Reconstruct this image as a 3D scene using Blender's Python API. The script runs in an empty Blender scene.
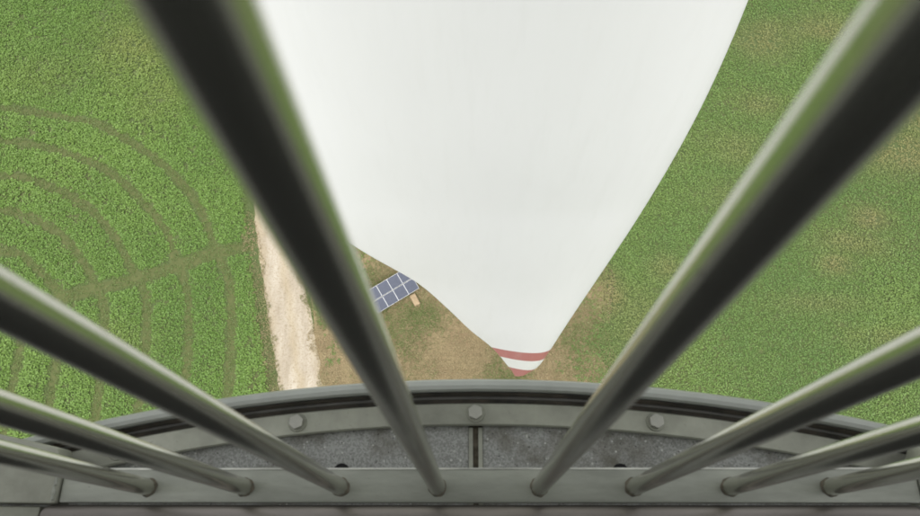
import bpy, bmesh, math, random
import numpy as np
from mathutils import Matrix, Vector

random.seed(7)
rng = np.random.default_rng(11)
scene = bpy.context.scene
COL = scene.collection

# ------------------------------------------------------------------ camera
CAM_Z = 65.0
cam_data = bpy.data.cameras.new("camera")
cam = bpy.data.objects.new("camera", cam_data)
COL.objects.link(cam)
cam.matrix_world = Matrix(((0.9997, 0.0074, 0.0226, 0.0),
                           (0.0020, 0.9206, -0.3905, 0.0),
                           (-0.0237, 0.3905, 0.9203, CAM_Z),
                           (0, 0, 0, 1)))
cam_data.sensor_width = 36.0
cam_data.lens = 27.39
cam_data.clip_start = 0.01
cam_data.clip_end = 6000.0
cam_data.dof.use_dof = True
cam_data.dof.focus_distance = 2.3
cam_data.dof.aperture_fstop = 9.5
scene.camera = cam

# ------------------------------------------------------------------ sky and sun (bright overcast)
SUN_EL, SUN_AZ = math.radians(62), math.radians(184)     # azimuth clockwise from +Y
world = bpy.data.worlds.new("World")
scene.world = world
world.use_nodes = True
wn, wl = world.node_tree.nodes, world.node_tree.links
wn.clear()
sky = wn.new("ShaderNodeTexSky")
sky.sky_type = 'NISHITA'
sky.sun_disc = False
sky.sun_elevation = SUN_EL
sky.sun_rotation = SUN_AZ
sky.air_density = 1.0
sky.dust_density = 3.0
hs = wn.new("ShaderNodeHueSaturation")
hs.inputs["Saturation"].default_value = 0.12
bg = wn.new("ShaderNodeBackground")
bg.inputs["Strength"].default_value = 0.15
wo = wn.new("ShaderNodeOutputWorld")
wl.new(sky.outputs[0], hs.inputs["Color"])
wl.new(hs.outputs[0], bg.inputs["Color"])
wl.new(bg.outputs[0], wo.inputs["Surface"])

sun_data = bpy.data.lights.new("sun", 'SUN')
sun_data.energy = 1.5
sun_data.angle = math.radians(40)
sun_data.color = (1.0, 0.975, 0.94)
sun = bpy.data.objects.new("sun", sun_data)
COL.objects.link(sun)
sd = Vector((math.sin(SUN_AZ) * math.cos(SUN_EL), math.cos(SUN_AZ) * math.cos(SUN_EL), math.sin(SUN_EL)))
sun.rotation_euler = (-sd).to_track_quat('-Z', 'Y').to_euler()
sun.location = (0, -20, 120)

vs = scene.view_settings
vs.view_transform = 'Standard'
vs.look = 'None'
vs.exposure = 0.92
vs.gamma = 1.0
vs.use_curve_mapping = False
scene.cycles.use_denoising = True
scene.cycles.max_bounces = 6
scene.cycles.diffuse_bounces = 3
scene.cycles.glossy_bounces = 4


# ------------------------------------------------------------------ helpers
def tag(o, label=None, cat=None, group=None, kind=None):
    if label: o["label"] = label
    if cat: o["category"] = cat
    if group: o["group"] = group
    if kind: o["kind"] = kind
    return o


def empty(name, loc=(0, 0, 0), rz=0.0):
    o = bpy.data.objects.new(name, None)
    COL.objects.link(o)
    o.location = loc
    o.rotation_euler = (0, 0, rz)
    o.empty_display_size = 0.2
    return o


def link_mesh(name, me, mat, parent=None, smooth=False):
    if mat and not me.materials:
        me.materials.append(mat)
    if smooth:
        me.shade_smooth() if hasattr(me, "shade_smooth") else None
    o = bpy.data.objects.new(name, me)
    COL.objects.link(o)
    if parent:
        o.parent = parent
    return o


def obj(name, bm, mat, parent=None, smooth=False):
    me = bpy.data.meshes.new(name)
    bm.normal_update()
    bm.to_mesh(me)
    bm.free()
    return link_mesh(name, me, mat, parent, smooth)


def bevel(bm, w, seg=2, angle=30):
    es = [e for e in bm.edges if len(e.link_faces) == 2 and e.calc_face_angle(0) > math.radians(angle)]
    bmesh.ops.bevel(bm, geom=es, offset=w, segments=seg, affect='EDGES', profile=0.5, clamp_overlap=True)


def box_bm(x0, x1, y0, y1, z0, z1, bv=0.0):
    bm = bmesh.new()
    bmesh.ops.create_cube(bm, size=1.0)
    for v in bm.verts:
        v.co = Vector(((x0 + x1) / 2 + v.co.x * (x1 - x0), (y0 + y1) / 2 + v.co.y * (y1 - y0), (z0 + z1) / 2 + v.co.z * (z1 - z0)))
    if bv:
        bevel(bm, bv)
    return bm


def prism_bm(pts, z0, z1, bv=0.0):
    bm = bmesh.new()
    lo = [bm.verts.new((p[0], p[1], z0)) for p in pts]
    hi = [bm.verts.new((p[0], p[1], z1)) for p in pts]
    bm.faces.new(lo[::-1])
    bm.faces.new(hi)
    n = len(pts)
    for i in range(n):
        bm.faces.new((lo[i], lo[(i + 1) % n], hi[(i + 1) % n], hi[i]))
    bmesh.ops.recalc_face_normals(bm, faces=bm.faces)
    if bv:
        bevel(bm, bv)
    return bm


def tube_bm(path, radii, seg=20, cap=True):
    """surface swept round a polyline, one radius per point"""
    bm = bmesh.new()
    P = [Vector(p) for p in path]
    rings = []
    for i, p in enumerate(P):
        d = (P[min(i + 1, len(P) - 1)] - P[max(i - 1, 0)]).normalized()
        a = Vector((0, 0, 1)) if abs(d.z) < 0.9 else Vector((1, 0, 0))
        u = d.cross(a).normalized()
        v = d.cross(u).normalized()
        rings.append([bm.verts.new(p + (u * math.cos(t) + v * math.sin(t)) * radii[i]) for t in
                      [2 * math.pi * k / seg for k in range(seg)]])
    for a, b in zip(rings[:-1], rings[1:]):
        for k in range(seg):
            bm.faces.new((a[k], a[(k + 1) % seg], b[(k + 1) % seg], b[k]))
    if cap:
        bm.faces.new(rings[0])
        bm.faces.new(rings[-1])
    bmesh.ops.recalc_face_normals(bm, faces=bm.faces)
    return bm


def lathe_sector(prof, a0, a1, n, closed=True):
    """profile [(r, z)] swept about the z axis from angle a0 to a1 (radians)"""
    bm = bmesh.new()
    full = abs(a1 - a0 - 2 * math.pi) < 1e-6
    cols = []
    m = n if full else n + 1
    for i in range(m):
        t = a0 + (a1 - a0) * i / n
        cols.append([bm.verts.new((r * math.cos(t), r * math.sin(t), z)) for r, z in prof])
    k = len(prof)
    for i in range(n):
        A, B = cols[i], cols[(i + 1) % m]
        for j in range(k if closed else k - 1):
            bm.faces.new((A[j], B[j], B[(j + 1) % k], A[(j + 1) % k]))
    if closed and not full:
        bm.faces.new(cols[0])
        bm.faces.new(cols[-1][::-1])
    bmesh.ops.recalc_face_normals(bm, faces=bm.faces)
    return bm


def smooth_by_angle(o, deg=35):
    me = o.data
    me.shade_smooth()
    bm = bmesh.new()
    bm.from_mesh(me)
    for e in bm.edges:
        if len(e.link_faces) == 2 and e.calc_face_angle(0) > math.radians(deg):
            e.smooth = False
    bm.to_mesh(me)
    bm.free()
    return o


# ------------------------------------------------------------------ materials
class NT:
    def __init__(self, name):
        self.m = bpy.data.materials.new(name)
        self.m.use_nodes = True
        self.t = self.m.node_tree
        self.t.nodes.clear()
        self.out = self.n("ShaderNodeOutputMaterial")
        self.p = self.n("ShaderNodeBsdfPrincipled")
        self.l(self.p.outputs[0], self.out.inputs["Surface"])
        self.tc = self.n("ShaderNodeTexCoord")

    def n(self, t, **kw):
        nd = self.t.nodes.new(t)
        for k, v in kw.items():
            setattr(nd, k, v)
        return nd

    def l(self, a, b):
        self.t.links.new(a, b)

    def noise(self, scale, detail=4, rough=0.6, vec=None, coord="Object", stretch=None):
        nd = self.n("ShaderNodeTexNoise")
        nd.inputs["Scale"].default_value = scale
        nd.inputs["Detail"].default_value = detail
        nd.inputs["Roughness"].default_value = rough
        src = vec if vec is not None else self.tc.outputs[coord]
        if stretch:
            mp = self.n("ShaderNodeMapping")
            mp.inputs["Scale"].default_value = stretch
            self.l(src, mp.inputs["Vector"])
            src = mp.outputs[0]
        self.l(src, nd.inputs["Vector"])
        return nd.outputs["Fac"]

    def ramp(self, fac, stops):
        r = self.n("ShaderNodeValToRGB")
        e = r.color_ramp.elements
        while len(e) < len(stops):
            e.new(0.5)
        for i, (p, c) in enumerate(stops):
            e[i].position = p
            e[i].color = (c[0], c[1], c[2], 1) if hasattr(c, "__len__") else (c, c, c, 1)
        self.l(fac, r.inputs[0])
        return r.outputs[0]

    def mix(self, fac, a, b, mode='MIX'):
        m = self.n("ShaderNodeMix", data_type='RGBA', blend_type=mode)
        if isinstance(fac, (int, float)):
            m.inputs[0].default_value = fac
        else:
            self.l(fac, m.inputs[0])
        for s, v in ((6, a), (7, b)):
            if hasattr(v, "__len__"):
                m.inputs[s].default_value = (v[0], v[1], v[2], 1)
            else:
                self.l(v, m.inputs[s])
        return m.outputs[2]

    def bump(self, h, strength=0.3, dist=0.01):
        b = self.n("ShaderNodeBump")
        b.inputs["Strength"].default_value = strength
        b.inputs["Distance"].default_value = dist
        self.l(h, b.inputs["Height"])
        self.l(b.outputs[0], self.p.inputs["Normal"])

    def set(self, **kw):
        for k, v in kw.items():
            s = self.p.inputs[k.replace("_", " ")]
            if hasattr(v, "is_linked") or isinstance(v, bpy.types.NodeSocket):
                self.l(v, s)
            elif hasattr(v, "__len__") and len(v) == 3:
                s.default_value = (*v, 1)
            else:
                s.default_value = v
        return self


def metal(name, base, rough, metallic=0.85, wear=0.25, streak=None, bump=0.06):
    t = NT(name)
    n1 = t.noise(9, 6, 0.65, stretch=streak)
    n2 = t.noise(130, 3, 0.6, stretch=streak)
    c = t.ramp(n1, [(0.3, [b * (1 - wear) for b in base]), (0.7, [b * (1 + wear * 0.5) for b in base])])
    sp = t.ramp(n2, [(0.66, 0.0), (0.74, 1.0)])
    c = t.mix(sp, c, [b * 0.75 for b in base])
    t.set(Base_Color=c, Metallic=metallic)
    t.l(t.ramp(n1, [(0.25, rough * 1.25), (0.75, rough * 0.85)]), t.p.inputs["Roughness"])
    t.bump(n2, bump, 0.002)
    return t.m


M = {}
M['bar'] = metal("baluster_steel", (0.63, 0.63, 0.55), 0.205, 0.95, 0.07, None, 0.025)
M['plate'] = metal("rail_plate_steel", (0.29, 0.30, 0.25), 0.42, 0.35, 0.25, (1, 4, 4))
M['tube'] = metal("rail_tube_steel", (0.22, 0.20, 0.18), 0.4, 0.9, 0.3, (0.5, 5, 5))
M['ring'] = metal("clamp_ring_steel", (0.36, 0.365, 0.295), 0.45, 0.35, 0.34)
M['highlight'] = metal("bright_edge_highlight", (0.62, 0.62, 0.55), 0.4, 0.4, 0.45)  # pale metal that paints the rail edge's highlight
M['bolt'] = metal("bolt_steel", (0.44, 0.435, 0.375), 0.4, 0.5, 0.3)

t = NT("grey_frame_paint")
n = t.noise(14, 5, 0.6)
t.set(Base_Color=t.ramp(n, [(0.3, (0.33, 0.345, 0.305)), (0.7, (0.42, 0.437, 0.39))]), Roughness=0.5)
t.bump(t.noise(160, 2), 0.08, 0.002)
M['frame'] = t.m

t = NT("black_rubber")
t.set(Base_Color=t.ramp(t.noise(30), [(0.35, (0.03, 0.028, 0.022)), (0.75, (0.10, 0.082, 0.06))]), Roughness=0.75)
M['rubber'] = t.m

t = NT("grey_rubber")
t.set(Base_Color=t.ramp(t.noise(25), [(0.3, (0.07, 0.068, 0.06)), (0.7, (0.13, 0.125, 0.11))]), Roughness=0.6)
M['bead'] = t.m

t = NT("speckled_floor")
base = t.ramp(t.noise(7, 5, 0.65), [(0.3, (0.245, 0.25, 0.225)), (0.7, (0.44, 0.45, 0.42))])
v1 = t.n("ShaderNodeTexVoronoi"); v1.inputs["Scale"].default_value = 520
t.l(t.tc.outputs["Object"], v1.inputs["Vector"])
sep = t.n("ShaderNodeSeparateColor"); t.l(v1.outputs["Color"], sep.inputs[0])
ga = t.ramp(sep.outputs[0], [(0.35, (0.13, 0.13, 0.11)), (0.5, (0.31, 0.31, 0.28)), (0.9, (0.40, 0.40, 0.37))])
c = t.mix(0.45, base, ga)
v2 = t.n("ShaderNodeTexVoronoi"); v2.inputs["Scale"].default_value = 260
t.l(t.tc.outputs["Object"], v2.inputs["Vector"])
s2 = t.n("ShaderNodeSeparateColor"); t.l(v2.outputs["Color"], s2.inputs[0])
near = t.ramp(v2.outputs["Distance"], [(0.28, 1.0), (0.40, 0.0)])
light = t.mix(1.0, near, t.ramp(s2.outputs[0], [(0.94, 0.0), (0.95, 1.0)]), 'MULTIPLY')
dark = t.ramp(t.noise(260, 2, 0.5), [(0.655, 0.0), (0.70, 1.0)])
c = t.mix(t.ramp(t.noise(11, 6, .7), [(0.47, 0.0), (0.64, 0.85)]), c, (0.12, 0.11, 0.08))
c = t.mix(dark, c, (0.06, 0.06, 0.05))
c = t.mix(light, c, (0.55, 0.55, 0.5))
t.set(Base_Color=c, Roughness=0.62)
t.bump(v1.outputs["Distance"], 0.12, 0.002)
M['floor'] = t.m

t = NT("light_block_dark")  # near-black coat for the added light-blocking wall and cover
t.set(Base_Color=t.ramp(t.noise(3), [(0.3, (0.022, 0.022, 0.02)), (0.7, (0.04, 0.04, 0.036))]), Roughness=0.7)
M['light_block'] = t.m

t = NT("cavity_black")
t.set(Base_Color=t.ramp(t.noise(40), [(0.3, (0.004, 0.004, 0.004)), (0.7, (0.012, 0.011, 0.010))]), Roughness=0.9)
M['black'] = t.m

t = NT("joint_grime")
t.set(Base_Color=t.ramp(t.noise(120, 4), [(0.35, (0.045, 0.038, 0.026)), (0.7, (0.15, 0.128, 0.09))]), Roughness=0.9)
M['grime'] = t.m


def gelcoat(name, col, dirt):
    t = NT(name)
    a = t.noise(0.9, 6, 0.6, stretch=(1.0, 1.0, 0.25))
    b = t.noise(7.0, 5, 0.65, stretch=(1.0, 1.0, 0.12))
    c = t.ramp(a, [(0.3, [x * 0.965 for x in col]), (0.7, col)])
    c = t.mix(t.ramp(b, [(0.50, 0.0), (0.80, 0.45)]), c, dirt)
    t.set(Base_Color=c, Roughness=0.42)
    return t.m


M['white'] = gelcoat("white_gelcoat", (0.845, 0.84, 0.855), (0.78, 0.775, 0.78))
M['white_band'] = gelcoat("white_band_paint", (0.83, 0.83, 0.82), (0.75, 0.75, 0.73))
M['red'] = gelcoat("red_band_paint", (0.48, 0.175, 0.17), (0.58, 0.33, 0.31))
M['shell'] = gelcoat("tower_paint", (0.62, 0.63, 0.62), (0.5, 0.5, 0.48))

t = NT("solar_glass")
br = t.n("ShaderNodeTexBrick")
br.offset = 0.0
br.inputs["Color1"].default_value = (0.046, 0.054, 0.080, 1)
br.inputs["Color2"].default_value = (0.054, 0.062, 0.090, 1)
br.inputs["Mortar"].default_value = (0.10, 0.115, 0.15, 1)
br.inputs["Scale"].default_value = 6.0
br.inputs["Mortar Size"].default_value = 0.02
br.inputs["Brick Width"].default_value = 1.0
br.inputs["Row Height"].default_value = 1.0
t.l(t.tc.outputs["Object"], br.inputs["Vector"])
t.set(Base_Color=br.outputs["Color"], Roughness=0.22)
M['solar'] = t.m

t = NT("aluminium_frame")
t.set(Base_Color=t.ramp(t.noise(5), [(0.3, (0.50, 0.51, 0.52)), (0.7, (0.60, 0.61, 0.61))]), Roughness=0.45, Metallic=0.3)
M['alu'] = t.m

t = NT("tan_concrete")
t.set(Base_Color=t.ramp(t.noise(4, 6, 0.7), [(0.3, (0.25, 0.18, 0.10)), (0.7, (0.38, 0.29, 0.18))]), Roughness=0.9)
t.bump(t.noise(30, 4), 0.4, 0.02)
M['concrete'] = t.m

t = NT("field_soil")
n1 = t.noise(0.05, 5, 0.6)
n2 = t.noise(1.6, 6, 0.7)
c = t.ramp(n2, [(0.3, (0.05, 0.078, 0.022)), (0.55, (0.08, 0.105, 0.033)), (0.8, (0.12, 0.125, 0.05))])
c = t.mix(t.ramp(n1, [(0.5, 0.0), (0.75, 0.5)]), c, (0.10, 0.085, 0.04))
t.set(Base_Color=c, Roughness=0.95)
t.bump(n2, 0.6, 0.08)
M['soil'] = t.m

t = NT("pad_earth")
n1 = t.noise(0.35, 6, 0.65)
n2 = t.noise(5.0, 6, 0.75)
c = t.ramp(n2, [(0.3, (0.15, 0.12, 0.06)), (0.6, (0.26, 0.205, 0.11)), (0.8, (0.36, 0.29, 0.18))])
c = t.mix(t.ramp(n1, [(0.45, 0.0), (0.62, 0.7)]), c, (0.20, 0.145, 0.08))
t.set(Base_Color=c, Roughness=0.95)
t.bump(n2, 0.5, 0.05)
M['pad'] = t.m

t = NT("track_sand")
n1 = t.noise(0.5, 6, 0.65, stretch=(1.6, 0.35, 1))
n2 = t.noise(4.5, 7, 0.8)
c = t.ramp(n1, [(0.3, (0.26, 0.218, 0.158)), (0.55, (0.375, 0.33, 0.258)), (0.8, (0.47, 0.43, 0.355))])
vd = t.n("ShaderNodeVectorMath", operation='DOT_PRODUCT')
vd.inputs[1].default_value = (1.0, 0.222, 0.0)
t.l(t.tc.outputs["Object"], vd.inputs[0])
wb_ = t.n("ShaderNodeMath", operation='MULTIPLY_ADD'); wb_.inputs[1].default_value = 1.6; t.l(t.noise(0.4, 3), wb_.inputs[0]); t.l(vd.outputs["Value"], wb_.inputs[2])
mr = t.n("ShaderNodeMapRange"); mr.inputs[1].default_value = -15.0; mr.inputs[2].default_value = -10.2; t.l(wb_.outputs[0], mr.inputs[0])
ruts = t.ramp(mr.outputs[0], [(0.0, 0.7), (0.2, 0.0), (0.36, 0.0), (0.5, 0.55), (0.64, 0.0), (0.8, 0.0), (1.0, 0.7)])
c = t.mix(ruts, c, (0.33, 0.27, 0.17))
c = t.mix(t.ramp(n2, [(0.36, 0.85), (0.50, 0.0)]), c, (0.22, 0.17, 0.10))
c = t.mix(t.ramp(n2, [(0.62, 0.0), (0.75, 0.6)]), c, (0.58, 0.52, 0.43))
t.set(Base_Color=c, Roughness=0.95)
t.bump(n2, 0.7, 0.05)
M['track'] = t.m

t = NT("wheel_track_earth")
n2 = t.noise(2.2, 6, 0.75)
c = t.ramp(n2, [(0.3, (0.060, 0.078, 0.022)), (0.6, (0.088, 0.100, 0.031)), (0.8, (0.12, 0.112, 0.045))])
t.set(Base_Color=c, Roughness=0.95)
t.bump(n2, 0.6, 0.05)
M['wheel'] = t.m


def leaf_mat(name, rough=0.6, trans=0.25):
    t = NT(name)
    at = t.n("ShaderNodeAttribute", attribute_name="Col")
    t.set(Base_Color=at.outputs["Color"], Roughness=rough)
    tr = t.n("ShaderNodeBsdfTranslucent")
    t.l(at.outputs["Color"], tr.inputs["Color"])
    mx = t.n("ShaderNodeMixShader")
    mx.inputs[0].default_value = trans
    t.l(t.p.outputs[0], mx.inputs[1])
    t.l(tr.outputs[0], mx.inputs[2])
    t.l(mx.outputs[0], t.out.inputs["Surface"])
    return t.m


M['leaf'] = leaf_mat("crop_leaf")
M['dry'] = leaf_mat("dry_grass_blade", 0.8, 0.15)

# ------------------------------------------------------------------ the land, 65 m below
bm = bmesh.new()
S = 2500.0
vsq = [bm.verts.new(p) for p in ((-S, -S, 0), (S, -S, 0), (S, S, 0), (-S, S, 0))]
bm.faces.new(vsq)
tag(obj("ground", bm, M['soil']), kind="structure")


def lattice(seed, n=512):
    return np.random.default_rng(seed).random((n, n))


def vnoise(x, y, scale, seed):
    g = lattice(seed)
    u, v = x / scale + 200.3, y / scale + 200.7
    i, j = np.floor(u).astype(int), np.floor(v).astype(int)
    a, b = u - i, v - j
    a, b = a * a * (3 - 2 * a), b * b * (3 - 2 * b)
    i, j = i % 511, j % 511
    return (g[i, j] * (1 - a) + g[i + 1, j] * a) * (1 - b) + (g[i, j + 1] * (1 - a) + g[i + 1, j + 1] * a) * b


def fbm(x, y, scale, seed, octaves=4):
    r, w, tot = 0, 1.0, 0
    for o in range(octaves):
        r = r + w * vnoise(x, y, scale / 2 ** o, seed + o)
        tot += w
        w *= 0.55
    return r / tot


def catmull(pts, step=0.7):
    P = [np.array(p, float) for p in pts]
    P = [2 * P[0] - P[1]] + P + [2 * P[-1] - P[-2]]
    out = []
    for i in range(1, len(P) - 2):
        a, b, c, d = P[i - 1:i + 3]
        n = max(2, int(np.linalg.norm(c - b) / step))
        for k in range(n):
            s = k / n
            out.append(0.5 * (2 * b + (c - a) * s + (2 * a - 5 * b + 4 * c - d) * s * s + (3 * b - a - 3 * c + d) * s ** 3))
    out.append(P[-2])
    return np.array(out)


def seg_dist(x, y, line):
    d = np.full(x.shape, 1e9)
    for (x0, y0), (x1, y1) in zip(line[:-1], line[1:]):
        dx, dy = x1 - x0, y1 - y0
        s = np.clip(((x - x0) * dx + (y - y0) * dy) / (dx * dx + dy * dy + 1e-9), 0, 1)
        np.minimum(d, np.hypot(x - x0 - s * dx, y - y0 - s * dy), out=d)
    return d


def ribbon(name, line, half, z, mat, wob=0.15, seed=3):
    line = np.asarray(line)
    tg = np.gradient(line, axis=0)
    tg /= np.linalg.norm(tg, axis=1)[:, None]
    nr = np.stack([-tg[:, 1], tg[:, 0]], 1)
    w1 = half + wob * (fbm(line[:, 0], line[:, 1], 1.6, seed) - 0.5) * 2
    w2 = half + wob * (fbm(line[:, 0] + 50, line[:, 1], 1.6, seed) - 0.5) * 2
    A, B = line + nr * w1[:, None], line - nr * w2[:, None]
    bm = bmesh.new()
    va = [bm.verts.new((p[0], p[1], z)) for p in A]
    vb = [bm.verts.new((p[0], p[1], z)) for p in B]
    for i in range(len(line) - 1):
        bm.faces.new((vb[i], vb[i + 1], va[i + 1], va[i]))
    return tag(obj(name, bm, mat), kind="structure")


# access track running past the turbine
def track_x(y):
    return -16.75 - 0.222 * (y - 14.7) + 0.25 * np.sin(y * 0.16)


ty = np.arange(-30, 120, 0.35)
track_line = np.stack([track_x(ty), ty], 1)
TRACK_HALF = 2.05
ribbon("dirt_track", track_line, TRACK_HALF, 0.012, M['track'], 0.35, 21)

# the crane pad of earth and dry grass round the tower foot
pa = np.linspace(0, 2 * math.pi, 90, endpoint=False)
pad_pts = []
for a in pa:
    ex = 1.0 / max(abs(math.cos(a)) / 14.2, abs(math.sin(a)) / 17.5)
    ex = min(ex, 19.0)
    ex *= 1 + 0.12 * (fbm(np.array([math.cos(a) * 9]), np.array([math.sin(a) * 9]), 3.0, 41)[0] - 0.5) * 2
    pad_pts.append((-1.6 + ex * math.cos(a), 12.5 + ex * math.sin(a)))
pad_pts = np.array(pad_pts)
bm = bmesh.new()
bm.faces.new([bm.verts.new((p[0], p[1], 0.006)) for p in pad_pts])
tag(obj("gravel_pad", bm, M['pad']), kind="structure")


def in_pad(x, y, grow=0.0):
    cxp, cyp = -1.6, 12.5
    ang = np.mod(np.arctan2(y - cyp, x - cxp), 2 * math.pi)
    rad = np.hypot(pad_pts[:, 0] - cxp, pad_pts[:, 1] - cyp)
    return np.hypot(x - cxp, y - cyp) - np.interp(ang, np.append(pa, 2 * math.pi), np.append(rad, rad[0]))


# wheel tracks left by the tractor in the field
wheel_lines = [
    [(-66, 47.6), (-53.7, 46.4), (-46.2, 45.1), (-42.0, 44.1), (-38.4, 42.0), (-35.0, 39.8), (-31.8, 36.9), (-28.8, 33.3), (-26.6, 28.6), (-24.8, 25.3), (-23.9, 20.5), (-23.4, 15.0), (-22.8, 2)],
    [(-66, 42.6), (-52.5, 42.0), (-47.6, 41.2), (-42.6, 39.6), (-39.1, 37.7), (-36.0, 35.1), (-32.1, 31.0), (-30.5, 27.5), (-29.1, 24.8), (-28.1, 20.6), (-27.6, 15.6), (-27.0, 2)],
    [(-66, 38.0), (-51.4, 37.6), (-46.8, 36.7), (-41.8, 34.2), (-37.9, 31.0), (-34.7, 26.4), (-32.9, 23.7), (-31.9, 18.1), (-31.5, 13.3), (-31.0, 2)],
    [(-66, 34.0), (-50.3, 33.5), (-45.0, 31.7), (-41.1, 28.7), (-38.6, 25.4), (-37.0, 22.7), (-36.2, 19.2), (-35.6, 13.3), (-35.0, 2)],
    [(-66, 29.0), (-49.0, 28.7), (-45.6, 27.4), (-42.3, 24.6), (-41.1, 22.8), (-40.6, 19.2), (-40.3, 15.7), (-39.5, 2)],
    [(-66, 24.6), (-47.6, 23.6), (-45.4, 21.6), (-44.4, 19.2), (-44.1, 15.1), (-43.5, 2)],
]
wheel_lines = [catmull(l) for l in wheel_lines]
cross_line = catmull([(-43.4, 22.7), (-41.1, 23.6), (-36.7, 24.8), (-33.8, 25.7), (-30.4, 26.9), (-26.5, 28.3), (-23.6, 29.0), (-22.7, 29.15)])
for i, l in enumerate(wheel_lines):
    ribbon("wheel_track", l, 0.40, 0.008 + 0.0006 * i, M['wheel'], 0.14, 61 + i)
ribbon("wheel_track", cross_line, 0.62, 0.0136, M['wheel'], 0.2, 77)

# thin patches where the crop has failed: x, y, rx, ry, strength
patches = [(33, 54.2, 3.6, 2.6, .85), (40.5, 56, 3.2, 2.0, .8), (31.4, 45.6, 3.0, 1.8, .55), (28, 40, 3.4, 2.2, .5), (18.9, 26.3, 1.7, 1.5, .7),
           (40, 31.5, 2.0, 1.5, .9), (37.6, 29, 4.0, 1.5, .6), (35.6, 26.6, 1.9, 1.2, .85), (45, 39.5, 6, 2.8, 1.15), (51, 43, 6, 3.0, 1.15), (33, 22.5, 5.0, 1.1, .4),
           (44, 47, 5, 2, .5), (27, 34, 4, 2.5, .35), (39.5, 19, 4, 1.2, .4), (15.5, 19.0, 3.2, 3.6, .5), (13.0, 23.6, 1.6, 2.6, 1.0),
           (-38.5, 55, 6.5, 6, .75), (-35.5, 48, 4, 4.5, .45), (-49, 51, 6, 3.5, .3), (-36, 19, 5, 2.2, .35)]


def patch_val(x, y):
    v = np.zeros_like(x)
    m = .55 + .9 * fbm(x, y, 1.7, 555)
    for px, py, rx, ry, s in patches:
        d = ((x - px) / rx) ** 2 + ((y - py) / ry) ** 2
        v = np.maximum(v, s * np.exp(-d * 1.1))
    return np.clip(v * m * .85, 0, 1)


def jitter_grid(x0, x1, y0, y1, step):
    gx, gy = np.meshgrid(np.arange(x0, x1, step), np.arange(y0, y1, step))
    gx = gx + rng.uniform(-.48, .48, gx.shape) * step
    gy = gy + rng.uniform(-.48, .48, gy.shape) * step
    return gx.ravel(), gy.ravel()


def leaf_cloud(name, x, y, size, height, col, nleaf, tilt, spread, mat, label, aspect=0.42):
    """every plant a rosette of nleaf folded leaves; one mesh of stuff"""
    n = len(x)
    k = n * nleaf
    X, Y = np.repeat(x, nleaf), np.repeat(y, nleaf)
    SZ = np.repeat(size, nleaf) * rng.uniform(.65, 1.25, k)
    H = np.repeat(height, nleaf)
    yaw = np.tile(np.arange(nleaf) * 2.4, n) + np.repeat(rng.uniform(0, 6.28, n), nleaf) + rng.uniform(-.5, .5, k)
    el = np.radians(rng.uniform(tilt[0], tilt[1], k))
    z0 = H * rng.uniform(.15, 1.0, k)
    off = spread * rng.uniform(0, 1, k)
    d = np.stack([np.cos(yaw) * np.cos(el), np.sin(yaw) * np.cos(el), np.sin(el)], 1)
    s = np.stack([-np.sin(yaw), np.cos(yaw), rng.uniform(-.35, .35, k)], 1)
    base = np.stack([X + np.cos(yaw) * off, Y + np.sin(yaw) * off, z0], 1)
    L = SZ[:, None]
    V = np.empty((k, 4, 3))
    V[:, 0] = base
    mid = base + d * L * .5
    V[:, 1] = mid + s * L * aspect + np.array([0, 0, 1]) * L * .08
    V[:, 2] = base + d * L + np.array([0, 0, -1]) * L * .25
    V[:, 3] = mid - s * L * aspect + np.array([0, 0, 1]) * L * .08
    V[..., 2] = np.maximum(V[..., 2], 0.025)
    me = bpy.data.meshes.new(name)
    me.vertices.add(k * 4)
    me.vertices.foreach_set("co", V.ravel())
    me.loops.add(k * 4)
    me.loops.foreach_set("vertex_index", np.arange(k * 4, dtype=np.int32))
    me.polygons.add(k)
    me.polygons.foreach_set("loop_start", np.arange(0, k * 4, 4, dtype=np.int32))
    me.polygons.foreach_set("loop_total", np.full(k, 4, dtype=np.int32))
    me.update(calc_edges=True)
    C = np.repeat(col, nleaf, axis=0) * rng.uniform(.84, 1.16, (k, 1))
    C4 = np.concatenate([np.repeat(C, 4, axis=0), np.ones((k * 4, 1))], 1)
    at = me.color_attributes.new("Col", 'FLOAT_COLOR', 'POINT')
    at.data.foreach_set("color", C4.astype(np.float32).ravel())
    return tag(link_mesh(name, me, mat), label, "crop" if "crop" in label else "grass", kind="stuff")


def lerp(a, b, t):
    return a + (b - a) * t[:, None]


# broad-leaved crop left of the track
x, y = jitter_grid(-64, -14, 3, 69, 0.20)
e = track_x(y) - TRACK_HALF - x
dl = np.full(x.shape, 1e9)
for l in wheel_lines:
    dl = np.minimum(dl, seg_dist(x, y, l[::2]))
dc = seg_dist(x, y, cross_line)
wv = fbm(x, y, 1.1, 90) - .5
pv = patch_val(x, y)
keep_p = np.ones_like(x)
keep_p *= 1 - .42 * np.clip((.62 + wv * .6 - dl) / .25, 0, 1)
keep_p *= 1 - .42 * np.clip((.95 + wv * .8 - dc) / .4, 0, 1)
keep_p *= np.clip((e - .25 + wv * 1.6) / 1.1, 0, 1)
keep_p *= 1 - .35 * pv
keep_p *= 1 - .5 * np.clip((fbm(x, y, .9, 777, 2) - .60) / .12, 0, 1)
k = rng.random(x.shape) < keep_p
k0 = k
low = ((dl < .5 + wv * .9) | (dc < .85 + wv * .7) | (e < 1.0 + wv))[k]
x, y, pv = x[k], y[k], pv[k]
vig = np.clip(fbm(x, y, 13, 5) * 1.6 - .3, 0, 1)
fine = fbm(x, y, 1.3, 15)
c = lerp(np.array([.105, .200, .036]), np.array([.165, .265, .054]), np.clip(vig * .75 + fine * .45 - .05, 0, 1))
c = lerp(c, np.array([.225, .25, .07]), np.clip(pv * 1.1, 0, .8))
c = np.where(low[:, None], c * .3 + np.array([.102, .130, .038]) * .7, c)
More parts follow.
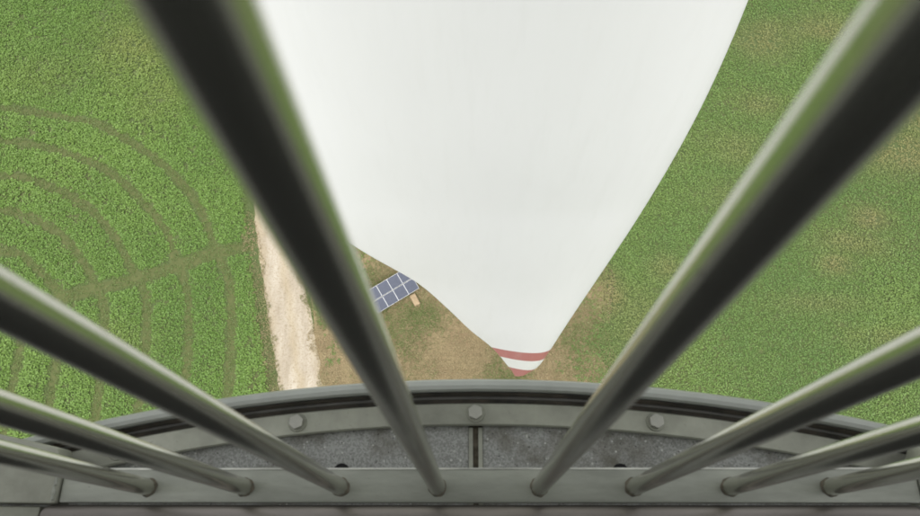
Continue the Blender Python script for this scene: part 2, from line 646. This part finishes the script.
h = np.where(low, .06, (.14 + .26 * fine) * np.clip(np.minimum(dl, dc)[k0] / 1.5, .35, 1))
leaf_cloud("crop_plants", x, y, np.where(low, .13, .155 + .05 * vig), h, c, 5, (5, 60), .09, M['leaf'],
           "dense green crop field striped by curving tractor tracks beside the sandy track")

# finer crop to the right, sown round behind the pad
x, y = jitter_grid(-22, 60, 0, 69, 0.18)
pd = in_pad(x, y)
e = x - track_x(y) - TRACK_HALF
wv = fbm(x, y, 2.2, 190) - .5
pv = patch_val(x, y) + .5 * np.clip(fbm(x, y, 9, 230) * 2.4 - 1.45, 0, 1)
keep_p = np.clip((pd + wv * 9 + 3.0) / 4.5, 0, 1) * np.clip((e - .4 + wv * 1.5) / 1.0, 0, 1)
keep_p *= 1 - .45 * np.clip(pv, 0, 1)
keep_p *= 1 - .4 * np.clip((fbm(x, y, .7, 787, 2) - .62) / .12, 0, 1)
k = rng.random(x.shape) < keep_p
x, y, pv = x[k], y[k], pv[k]
vig = np.clip(fbm(x, y, 11, 305) * 1.7 - .35, 0, 1)
fine = fbm(x, y, 1.0, 315)
c = lerp(np.array([.100, .190, .046]), np.array([.165, .250, .060]), np.clip(vig * .6 + fine * .5, 0, 1))
c = lerp(c, np.array([.27, .245, .10]), np.clip(pv * 1.0, 0, .85))
leaf_cloud("crop_plants", x, y, np.full(x.shape, .13) + .04 * vig, .10 + .16 * fine, c, 4, (8, 60), .07, M['leaf'],
           "fine green crop field with yellowing patches beyond the dry grass pad")

# dry grass on the pad and along the track
x, y = jitter_grid(-24, 20, -4, 33, 0.17)
pd = in_pad(x, y)
e1 = np.abs(x - track_x(y)) - TRACK_HALF
wv = fbm(x, y, 2.0, 400) - .5
verge = (e1 > -.4 + wv * 1.8) & (e1 < 1.6 + wv)
on = ((pd < 1.2 + wv * 3) & (e1 > -.4 + wv * 1.8) & (x > track_x(y))) | verge
dens = np.clip(.85 - 1.5 * np.clip(fbm(x, y, 4.5, 430) - .55, 0, 1), .1, 1)
bare = np.maximum.reduce([np.exp(-(((x - a) / r) ** 2 + ((y - b) / s) ** 2)) for a, b, r, s in
                          ((-10.9, 27.2, 1.0, 1.3), (11.2, 23.4, .9, 1.2), (-3.0, 26, 2, 1.4))])
k = (rng.random(x.shape) < dens * (1 - .9 * bare)) & on
x, y = x[k], y[k]
g = np.clip(fbm(x, y, 3.6, 440) * 3.0 - 1.25, 0, .85)
for a, b, r, s, w in ((-5.8, 21.6, 2.6, 1.7, .95), (-10.6, 25.4, 1.4, 1.6, .7), (-8, 25, 4, 2, .7), (9.8, 19.5, 2.4, 4.5, .45), (-2.0, 23.6, 2, 1.4, .5)):
    g = np.maximum(g * .9, w * np.exp(-(((x - a) / r) ** 2 + ((y - b) / s) ** 2)))
x2, y2 = jitter_grid(-16, 15, 6, 31, 0.12)
g2 = np.clip(fbm(x2, y2, 3.6, 440) * 3.0 - 1.25, 0, .6)
for a, b, r, s, w in ((-5.6, 21.4, 3.0, 1.9, .95), (-10.6, 25.4, 1.4, 1.6, .7), (9.8, 19.5, 2.4, 4.5, .5)):
    g2 = np.maximum(g2, w * np.exp(-(((x2 - a) / r) ** 2 + ((y2 - b) / s) ** 2)))
k = (rng.random(x2.shape) < g2 * .8) & (x2 > track_x(y2) + TRACK_HALF + .6) & (in_pad(x2, y2) < 1)
x, y, g = np.append(x, x2[k]), np.append(y, y2[k]), np.append(g, np.clip(g2[k] + .35, 0, 1))
dv = fbm(x, y, 1.0, 450)
c = lerp(np.array([.215, .175, .088]), np.array([.37, .30, .17]), dv)
c = lerp(c, np.array([.125, .17, .05]), g)
leaf_cloud("dry_grass", x, y, np.full(x.shape, .17), .05 + .10 * dv, c, 4, (15, 80), .05, M['dry'],
           "dry brown grass on the bare pad round the solar panels", .22)

# ------------------------------------------------------------------ ground-mounted solar panels
cu = Vector((0.839, 0.545, 0)).normalized()
ru_h = Vector((-0.545, 0.839, 0)).normalized()
tilt = math.radians(30)
ru = (ru_h * math.cos(tilt) + Vector((0, 0, math.sin(tilt)))).normalized()
nu = cu.cross(ru).normalized()
corner = Vector((-5.55, 23.95, 1.08))
PW, PH = 1.16, 1.18
NCOL = 5
arr = empty("solar_panel_table", (corner - cu * PW * NCOL / 2 + ru_h * 1.0).to_tuple()[:2] + (0.0,))
tag(arr, "tilted table of blue solar panels in pale frames on the dry grass", "solar panel")
rot = Matrix((cu, ru, nu)).transposed().to_4x4()


def solar_local(o, origin):
    o.matrix_world = Matrix.Translation(origin) @ rot
    o.parent = arr
    o.matrix_parent_inverse = Matrix.Translation(-arr.location)
    return o


glass_bm = box_bm(0.026, PW - 0.026, 0.026, PH - 0.026, -0.012, 0.022)
gm = bpy.data.meshes.new("panel_glass"); glass_bm.to_mesh(gm); glass_bm.free(); gm.materials.append(M['solar'])
fr = bmesh.new()
for (a, b, c_, d) in ((0.006, PW - .006, .006, .027), (.006, PW - .006, PH - .027, PH - .006), (.006, .027, .027, PH - .027), (PW - .027, PW - .006, .027, PH - .027)):
    bmesh.ops.create_cube(fr, size=1.0, matrix=Matrix.Translation(((a + b) / 2, (c_ + d) / 2, 0.005)) @ Matrix.Diagonal((b - a, d - c_, 0.05, 1)))
fm = bpy.data.meshes.new("panel_frame"); fr.to_mesh(fm); fr.free(); fm.materials.append(M['alu'])
for r in range(2):
    for k in range(NCOL):
        o = corner - cu * PW * (k + 1) + ru * (PH * r + (0.05 if r else 0))
        g_ = bpy.data.objects.new("solar_module", gm); COL.objects.link(g_)
        solar_local(g_, o)
        f_ = bpy.data.objects.new("module_frame", fm); COL.objects.link(f_)
        f_.parent = g_
for k in (0.6, NCOL / 2, NCOL - 0.6):                      # posts and rafters under the table
    base = corner - cu * PW * k
    lo, hi = base + ru * .35 - nu * .09, base + ru * 2.05 - nu * .09
    for p in (lo, hi):
        ob = obj("post", tube_bm([(p.x, p.y, 0.0), (p.x, p.y, p.z)], [.045, .045], 10), M['alu'], arr)
        ob.matrix_parent_inverse = Matrix.Translation(-arr.location)
    a, b = base - nu * .065, base + ru * 2.4 - nu * .065
    ob = obj("rafter", tube_bm([a, b], [.04, .04], 8), M['alu'], arr)
    ob.matrix_parent_inverse = Matrix.Translation(-arr.location)
for q in (.3, .95, 1.5, 2.15):
    a, b = corner + ru * q - nu * .035, corner - cu * PW * NCOL + ru * q - nu * .035
    ob = obj("purlin", tube_bm([a, b], [.025, .025], 8), M['alu'], arr)
    ob.matrix_parent_inverse = Matrix.Translation(-arr.location)

bl = prism_bm([(-.31, -.6), (.28, -.62), (.33, .56), (-.28, .6)], 0, .42, .05)
bo = obj("ballast_block", bl, M['concrete'])
bo.location = (-6.02, 23.05, 0.006)
bo.rotation_euler = (0, 0, math.radians(30))
tag(bo, "tan concrete block lying at the foot of the solar panels", "block")

# ------------------------------------------------------------------ rotor blade hanging past the deck
zz = lambda dz: CAM_Z + dz
BY = 4.2
left_pts = [(-17.62, .98), (-17.4, .93), (-17.0, .86), (-16.66, .77), (-15.66, .53), (-14.83, .2955), (-13.64, -.1285), (-12.4, -.50), (-11.05, -.9465), (-9.562, -1.732),
            (-8.69, -2.12), (-8.0, -2.28), (-7.0, -2.28), (-5.5, -2.12), (-4.0, -1.95), (-2.0, -1.72), (0.0, -1.45), (2.0, -1.15), (4.0, -.9), (6.0, -.8), (8.0, -.8)]
right_pts = [(-17.62, 1.02), (-17.5, 1.19), (-17.2, 1.29), (-16.5, 1.49), (-15.34, 1.61), (-13.2, 1.78), (-10.87, 1.985), (-9.2, 2.13), (-7.77, 2.24), (-5.73, 2.307), (-4.52, 2.25), (-2, 2.0), (0, 1.72), (2, 1.4), (4, 1.1), (6, 1.0), (8, 1.0)]


def pchip(pts, z):
    P = sorted(pts)
    xs, ys = np.array([p[0] for p in P]), np.array([p[1] for p in P])
    h = np.diff(xs); dlt = np.diff(ys) / h
    m = np.zeros_like(ys)
    m[0], m[-1] = dlt[0], dlt[-1]
    for i in range(1, len(xs) - 1):
        if dlt[i - 1] * dlt[i] > 0:
            w1, w2 = 2 * h[i] + h[i - 1], h[i] + 2 * h[i - 1]
            m[i] = (w1 + w2) / (w1 / dlt[i - 1] + w2 / dlt[i])
    i = int(np.clip(np.searchsorted(xs, z) - 1, 0, len(xs) - 2))
    s = (z - xs[i]) / h[i]
    return ((1 + 2 * s) * (1 - s) ** 2 * ys[i] + s * (1 - s) ** 2 * h[i] * m[i] + s * s * (3 - 2 * s) * ys[i + 1] + s * s * (s - 1) * h[i] * m[i + 1])


def section(z, n=48):
    wd = float(np.clip((z + 15.0) / 2.0, 0, 1)) * .9
    xl = pchip(left_pts, z)
    xr = sum(pchip(right_pts, z + wd * q) for q in (-1, -.6, -.2, .2, .6, 1)) / 6
    ch = xr - xl
    u = np.clip((z + 4.0) / 8.0, 0, 1)                      # towards the root the section becomes round
    tr = np.interp(z, [-17.62, -16, -12, -8, -2, 4], [.13, .12, .075, .055, .08, .5])
    pts = []
    for k in range(n):
        a = 2 * math.pi * k / n
        s = (1 - math.cos(a)) / 2                           # 0 leading edge, 1 trailing edge
        side = 1 if a < math.pi else -1
        naca = (0.2969 * math.sqrt(max(s, 0)) - 0.126 * s - 0.3516 * s ** 2 + 0.2843 * s ** 3 - 0.1015 * s ** 4) / 0.1 * 1.0
        rnd = math.sqrt(max(s * (1 - s), 0)) * 2
        prof = (1 - u) * naca + u * rnd
        tl = tr * (1.0 if side > 0 else .75)
        pts.append((xr - s * ch, BY - side * tl * ch * prof * (1 if u > .9 else 1), zz(z)))
    return pts


def loft(z_list, cap_top, cap_bot):
    bm = bmesh.new()
    rings = [[bm.verts.new(p) for p in section(z)] for z in z_list]
    n = len(rings[0])
    for a, b in zip(rings[:-1], rings[1:]):
        for k in range(n):
            bm.faces.new((a[k], a[(k + 1) % n], b[(k + 1) % n], b[k]))
    if cap_bot: bm.faces.new(rings[0])
    if cap_top: bm.faces.new(rings[-1])
    bmesh.ops.recalc_face_normals(bm, faces=bm.faces)
    return bm


blade = empty("rotor_blade", (0.3, BY, zz(8.0)))
tag(blade, "huge white turbine blade hanging down with red and white striped tip", "turbine blade")


def blade_part(name, zs, mat, ct, cb):
    o = obj(name, loft(zs, ct, cb), mat, blade)
    o.matrix_parent_inverse = Matrix.Translation(-Vector(blade.location))
    return smooth_by_angle(o, 50)


blade_part("blade_tip", list(np.linspace(-17.62, -16.66, 14)), M['red'], True, True)
blade_part("white_band", list(np.linspace(-16.66, -15.68, 12)), M['white_band'], True, True)
blade_part("red_band", list(np.linspace(-15.68, -14.9, 10)), M['red'], True, True)
blade_part("blade_shell", list(np.linspace(-14.9, 8.0, 120)), M['white'], True, True)

# ------------------------------------------------------------------ observation deck round the tower head
DC = Vector((-0.002, -2.0326, 0))         # deck axis
RO = 2.24
deck = empty("observation_deck", (DC.x, DC.y, zz(-0.912)))
tag(deck, "round grey viewing deck with bolted steel edge ring and speckled floor", "viewing deck")


def dpart(name, bm, mat, parent=deck, ang=35):
    return smooth_by_angle(obj(name, bm, mat, parent), ang)


TAU = 2 * math.pi
# outer frame: rounded grey profile, deck-local z (floor = 0)
dpart("edge_frame", lathe_sector([(2.2395, -.10), (2.2415, .012), (2.2405, .024), (2.237, .031), (2.231, .033), (2.2265, .0315), (2.225, .028), (2.2245, -.02), (2.218, -.03), (2.218, -.10)], 0, TAU, 240), M['frame'])
dpart("gasket", lathe_sector([(2.2255, -.03), (2.2235, .024), (2.2225, .020), (2.2215, .012), (2.2175, .009), (2.2127, .006), (2.2127, -.03)], 0, TAU, 240), M['rubber'])
dpart("gasket_bead", lathe_sector([(2.2192 + .0021 * math.cos(TAU * i / 10), .0108 + .0021 * math.sin(TAU * i / 10)) for i in range(10)], 0, TAU, 240), M['bead'])
# clamp ring in segments, its joints away from the visible stretch
for k in range(6):
    a0 = math.radians(60 * k + 3)
    dpart("clamp_ring", lathe_sector([(2.1845, .004), (2.1845, .0105), (2.186, .012), (2.2110, .012), (2.2125, .0105), (2.2125, .004)], a0 + .0008, a0 + TAU / 6 - .0008, 60), M['ring'])
dpart("ring_seat", lathe_sector([(2.192, -.03), (2.192, .0035), (2.211, .0035), (2.211, -.03)], 0, TAU, 180), M['black'])
# floor panels: twelve sectors, each with a raised metal trim on its edges
gap = 0.0034
for k in range(12):
    a0, a1 = math.radians(30 * k), math.radians(30 * (k + 1))
    n = 24
    outer, inner = [], []
    for i in range(n + 1):
        tt = a0 + (a1 - a0) * i / n
        outer.append((2.190 * math.cos(tt), 2.190 * math.sin(tt)))
        inner.append((1.25 * math.cos(tt), 1.25 * math.sin(tt)))

    def shift(p, s, w):                                  # move a point sideways off the joint line
        tt = a0 if s > 0 else a1
        return (p[0] - math.sin(tt) * w * s, p[1] + math.cos(tt) * w * s)
    w = gap + .0058
    outer[0], inner[0] = shift(outer[0], 1, w), shift(inner[0], 1, w)
    outer[-1], inner[-1] = shift(outer[-1], -1, w), shift(inner[-1], -1, w)
    fp = dpart("floor_panel", prism_bm(outer + inner[::-1], -.02, 0.0), M['floor'])
    for tt, s in ((a0, 1), (a1, -1)):
        e0 = (1.25 * math.cos(tt), 1.25 * math.sin(tt)); e1 = (2.183 * math.cos(tt), 2.183 * math.sin(tt))
        q = [shift(e0, s, gap), shift(e1, s, gap), shift(e1, s, w - .0004), shift(e0, s, w - .0004)]
        dpart("edge_trim", prism_bm(q, -.019, .0025, .0006), M['ring'], fp)
for k in range(12):
    tt = math.radians(30 * k)
    q = []
    for r_, s in ((1.25, -1), (2.188, -1), (2.188, 1), (1.25, 1)):
        q.append((r_ * math.cos(tt) - math.sin(tt) * s * .0033, r_ * math.sin(tt) + math.cos(tt) * s * .0033))
    dpart("joint_strip", prism_bm(q, -.019, -.0012), M['grime'])
dpart("under_deck", lathe_sector([(1.2, -.10), (1.2, -.021), (2.2, -.021), (2.2, -.10)], 0, TAU, 120), M['grime'])
dpart("dark_reflection_mat", lathe_sector([(1.28, .0008), (1.28, .010), (1.965, .010), (1.97, .006), (1.97, .0008)], 0, TAU, 180), M['black'])  # unseen mat, added so the bars mirror black on their inner sides
# drain plugs beside the railing foot
for hx, hy in ((-0.171, 0.096), (0.1785, 0.0955)):
    o = dpart("drain_plug", lathe_sector([(0, .0006), (0, .0032), (.0075, .0032), (.0098, .0025), (.0105, .0006)], 0, TAU, 28), M['black'])
    o.location = (hx - DC.x, hy - DC.y, 0)
# hex bolts with washers on the clamp ring
hb = bmesh.new()
hexp = [(0.0098 * math.cos(TAU * i / 6), 0.0098 * math.sin(TAU * i / 6)) for i in range(6)]
hb.free()
hb = prism_bm(hexp, .0022, .0095, .0011)
bolt_me = bpy.data.meshes.new("bolt"); hb.to_mesh(bolt_me); hb.free(); bolt_me.materials.append(M['bolt'])
wb = lathe_sector([(.001, 0), (.001, .0021), (.0112, .0021), (.0118, .0012), (.0118, 0)], 0, TAU, 24)
wash_me = bpy.data.meshes.new("washer"); wb.to_mesh(wash_me); wb.free(); wash_me.materials.append(M['ring'])
for k in range(60):
    tt = math.radians(90 + 5.93 * (k - 30)) if k else math.radians(90 + 5.93 * 30)
    b = bpy.data.objects.new("bolt", bolt_me); COL.objects.link(b); b.parent = deck
    b.location = (2.1995 * math.cos(tt), 2.1995 * math.sin(tt), .0122)
    b.rotation_euler = (0, 0, random.uniform(0, 1.0))
    wv_ = bpy.data.objects.new("washer", wash_me); COL.objects.link(wv_); wv_.parent = b
# unseen dark wall and cover, added to block sky and blacken bar reflections
dpart("dark_backing_wall", lathe_sector([(1.22, -.1), (1.26, -.1), (1.26, 2.35), (1.22, 2.35)], 0, TAU, 96), M['light_block'])
dpart("sky_block_roof", lathe_sector([(.2, 2.3), (2.0, 2.4), (2.02, 2.6), (.2, 2.7)], 0, TAU, 120), M['light_block'])
for k in range(6):
    tt = math.radians(60 * k)
    dpart("roof_post", tube_bm([(2.229 * math.cos(tt), 2.229 * math.sin(tt), .02), (2.229 * math.cos(tt), 2.229 * math.sin(tt), 2.26)], [.03, .03], 16), M['frame'])

tower = dpart("turbine_tower", lathe_sector([(0.05, 0.0), (2.4, 0.0), (1.19, CAM_Z - 1.03), (1.19, CAM_Z + 6.0), (.05, CAM_Z + 6.0)], 0, TAU, 64), M['shell'], None)
tower.location = (DC.x, DC.y, 0)
tag(tower, "tapering pale turbine tower that carries the viewing deck", "tower")
nac = [(0.02, 4.6), (.55, 4.4), (1.0, 3.8), (1.35, 2.8), (1.75, 1.2), (2.0, -.8), (2.05, -2.6), (1.7, -4.6), (.9, -6.0), (.02, -6.5)]
nacelle = dpart("turbine_nacelle", lathe_sector(nac, 0, TAU, 64, False), M['shell'], None, 60)
nacelle.rotation_euler = (math.radians(-90), 0, 0)
nacelle.location = (0.1, 1.6, zz(8.6))
tag(nacelle, "pale egg shaped turbine nacelle above the viewing deck", "nacelle")

# ------------------------------------------------------------------ railing panel standing on the deck
RZ = zz(-0.84)
rail = empty("guard_railing", (0.0, 0.0716, RZ - .072))
tag(rail, "grey steel guard railing with round upright bars on the viewing deck", "railing")
RI = Matrix.Translation(-Vector(rail.location))


def rpart(name, bm, mat, ang=35):
    o = obj(name, bm, mat, rail)
    o.matrix_parent_inverse = RI
    return smooth_by_angle(o, ang)


# bottom rail: flat bar with its edges turned down, bars pass through it
rpart("bottom_rail", box_bm(-.483, .4985, .0545, .0926, RZ - .010, RZ, .0028), M['plate'])
rpart("edge_highlight", box_bm(-.4815, .4970, .0908, .0930, RZ - .0045, RZ + .0005, .0005), M['highlight'])  # pale strip: highlight line along the far edge, put into colour
rpart("rail_lip", box_bm(-.479, .4945, .0800, .0900, RZ - .040, RZ - .0103, .001), M['plate'])
BX = [-.381 + .1114 * k for k in range(8)]
for i, bx in enumerate(BX):
    dxj = (0.0, 0.0015, 0.001, 0.0008, 0.006, 0.002, -0.001, 0.0)[i]
    lx = (.003, -.005, -.004, .003, .0035, .012, .012, .008)[i]      # the bars stand a few millimetres out of true
    b = rpart("baluster", tube_bm([(bx + dxj, .0716, RZ + .0004), (bx + dxj, .0716, RZ + .004), (bx + dxj + lx * .4, .0716 + .0112 * .4, RZ + .40), (bx + dxj + lx * 1.06, .0716 + .0112 * 1.06, RZ + 1.06)],
                                  [.0090, .0094, .0094, .0094], 36), M['bar'], 50)
    w_ = obj("weld_ring", lathe_sector([(.0088, .0), (.0088, .0016), (.0100, .0014), (.0106, .0006), (.0107, .0)], 0, TAU, 32), M['grime'], b)
    for v in w_.data.vertices:                              # hand-laid bead: uneven round the bar
        a_ = math.atan2(v.co.y, v.co.x)
        f_ = .99 + .035 * math.sin(3 * a_ + i * 1.7) + .03 * math.sin(7 * a_ + i * 2.9) + random.uniform(-.02, .02)
        if math.hypot(v.co.x, v.co.y) > .0095:
            v.co.x *= f_; v.co.y *= f_
    w_.location = (bx + dxj, .0716, RZ + .0003)
rpart("top_rail", tube_bm([(-.62, .0836, RZ + 1.075), (.64, .0836, RZ + 1.075)], [.021, .021], 28), M['bar'])
# round tube below and inside the bottom rail
rpart("foot_tube", tube_bm([(-.497, .0378, RZ - .007), (-.492, .0378, RZ - .007), (.489, .0378, RZ - .007), (.494, .0378, RZ - .007)], [.0135, .0150, .0150, .0135], 28), M['tube'])
# end brackets with their welds and legs
for s, x0 in ((-1, -.4845), (1, .5000)):
    pts = [(x0, .0535), (x0 - s * .0 , .095), (x0 + s * .011, .1165), (x0 + s * .17, .150), (x0 + s * .17, .0560)]
    rpart("end_bracket", prism_bm(pts, RZ - .03, RZ + .004, .003), M['ring'])
    q = [(x0 + s * .020, .0510), (x0 + s * .17, .0525), (x0 + s * .17, .020), (x0 + s * .020, .023)]
    rpart("hinge_block", prism_bm(q, RZ - .035, RZ - .004, .0025), M['ring'])
    rpart("leg", box_bm(*sorted((x0 + s * .10, x0 + s * .15)), .06, .11, RZ - .0718, RZ - .0303, .003), M['plate'])
    rpart("end_post", tube_bm([(x0 + s * .125, .0716, RZ + .0044), (x0 + s * .125, .0830, RZ + 1.06)], [.016, .016], 28), M['bar'])
    n_ = 14
    path = [(x0 + s * .004 + random.uniform(-.001, .001), .056 + i * .037 / n_, RZ + .0032 + random.uniform(-.0006, .0006)) for i in range(n_ + 1)]
    rpart("weld_seam", tube_bm(path, [.0022 + random.uniform(-.0009, .0009) for _ in path], 10), M['plate'])
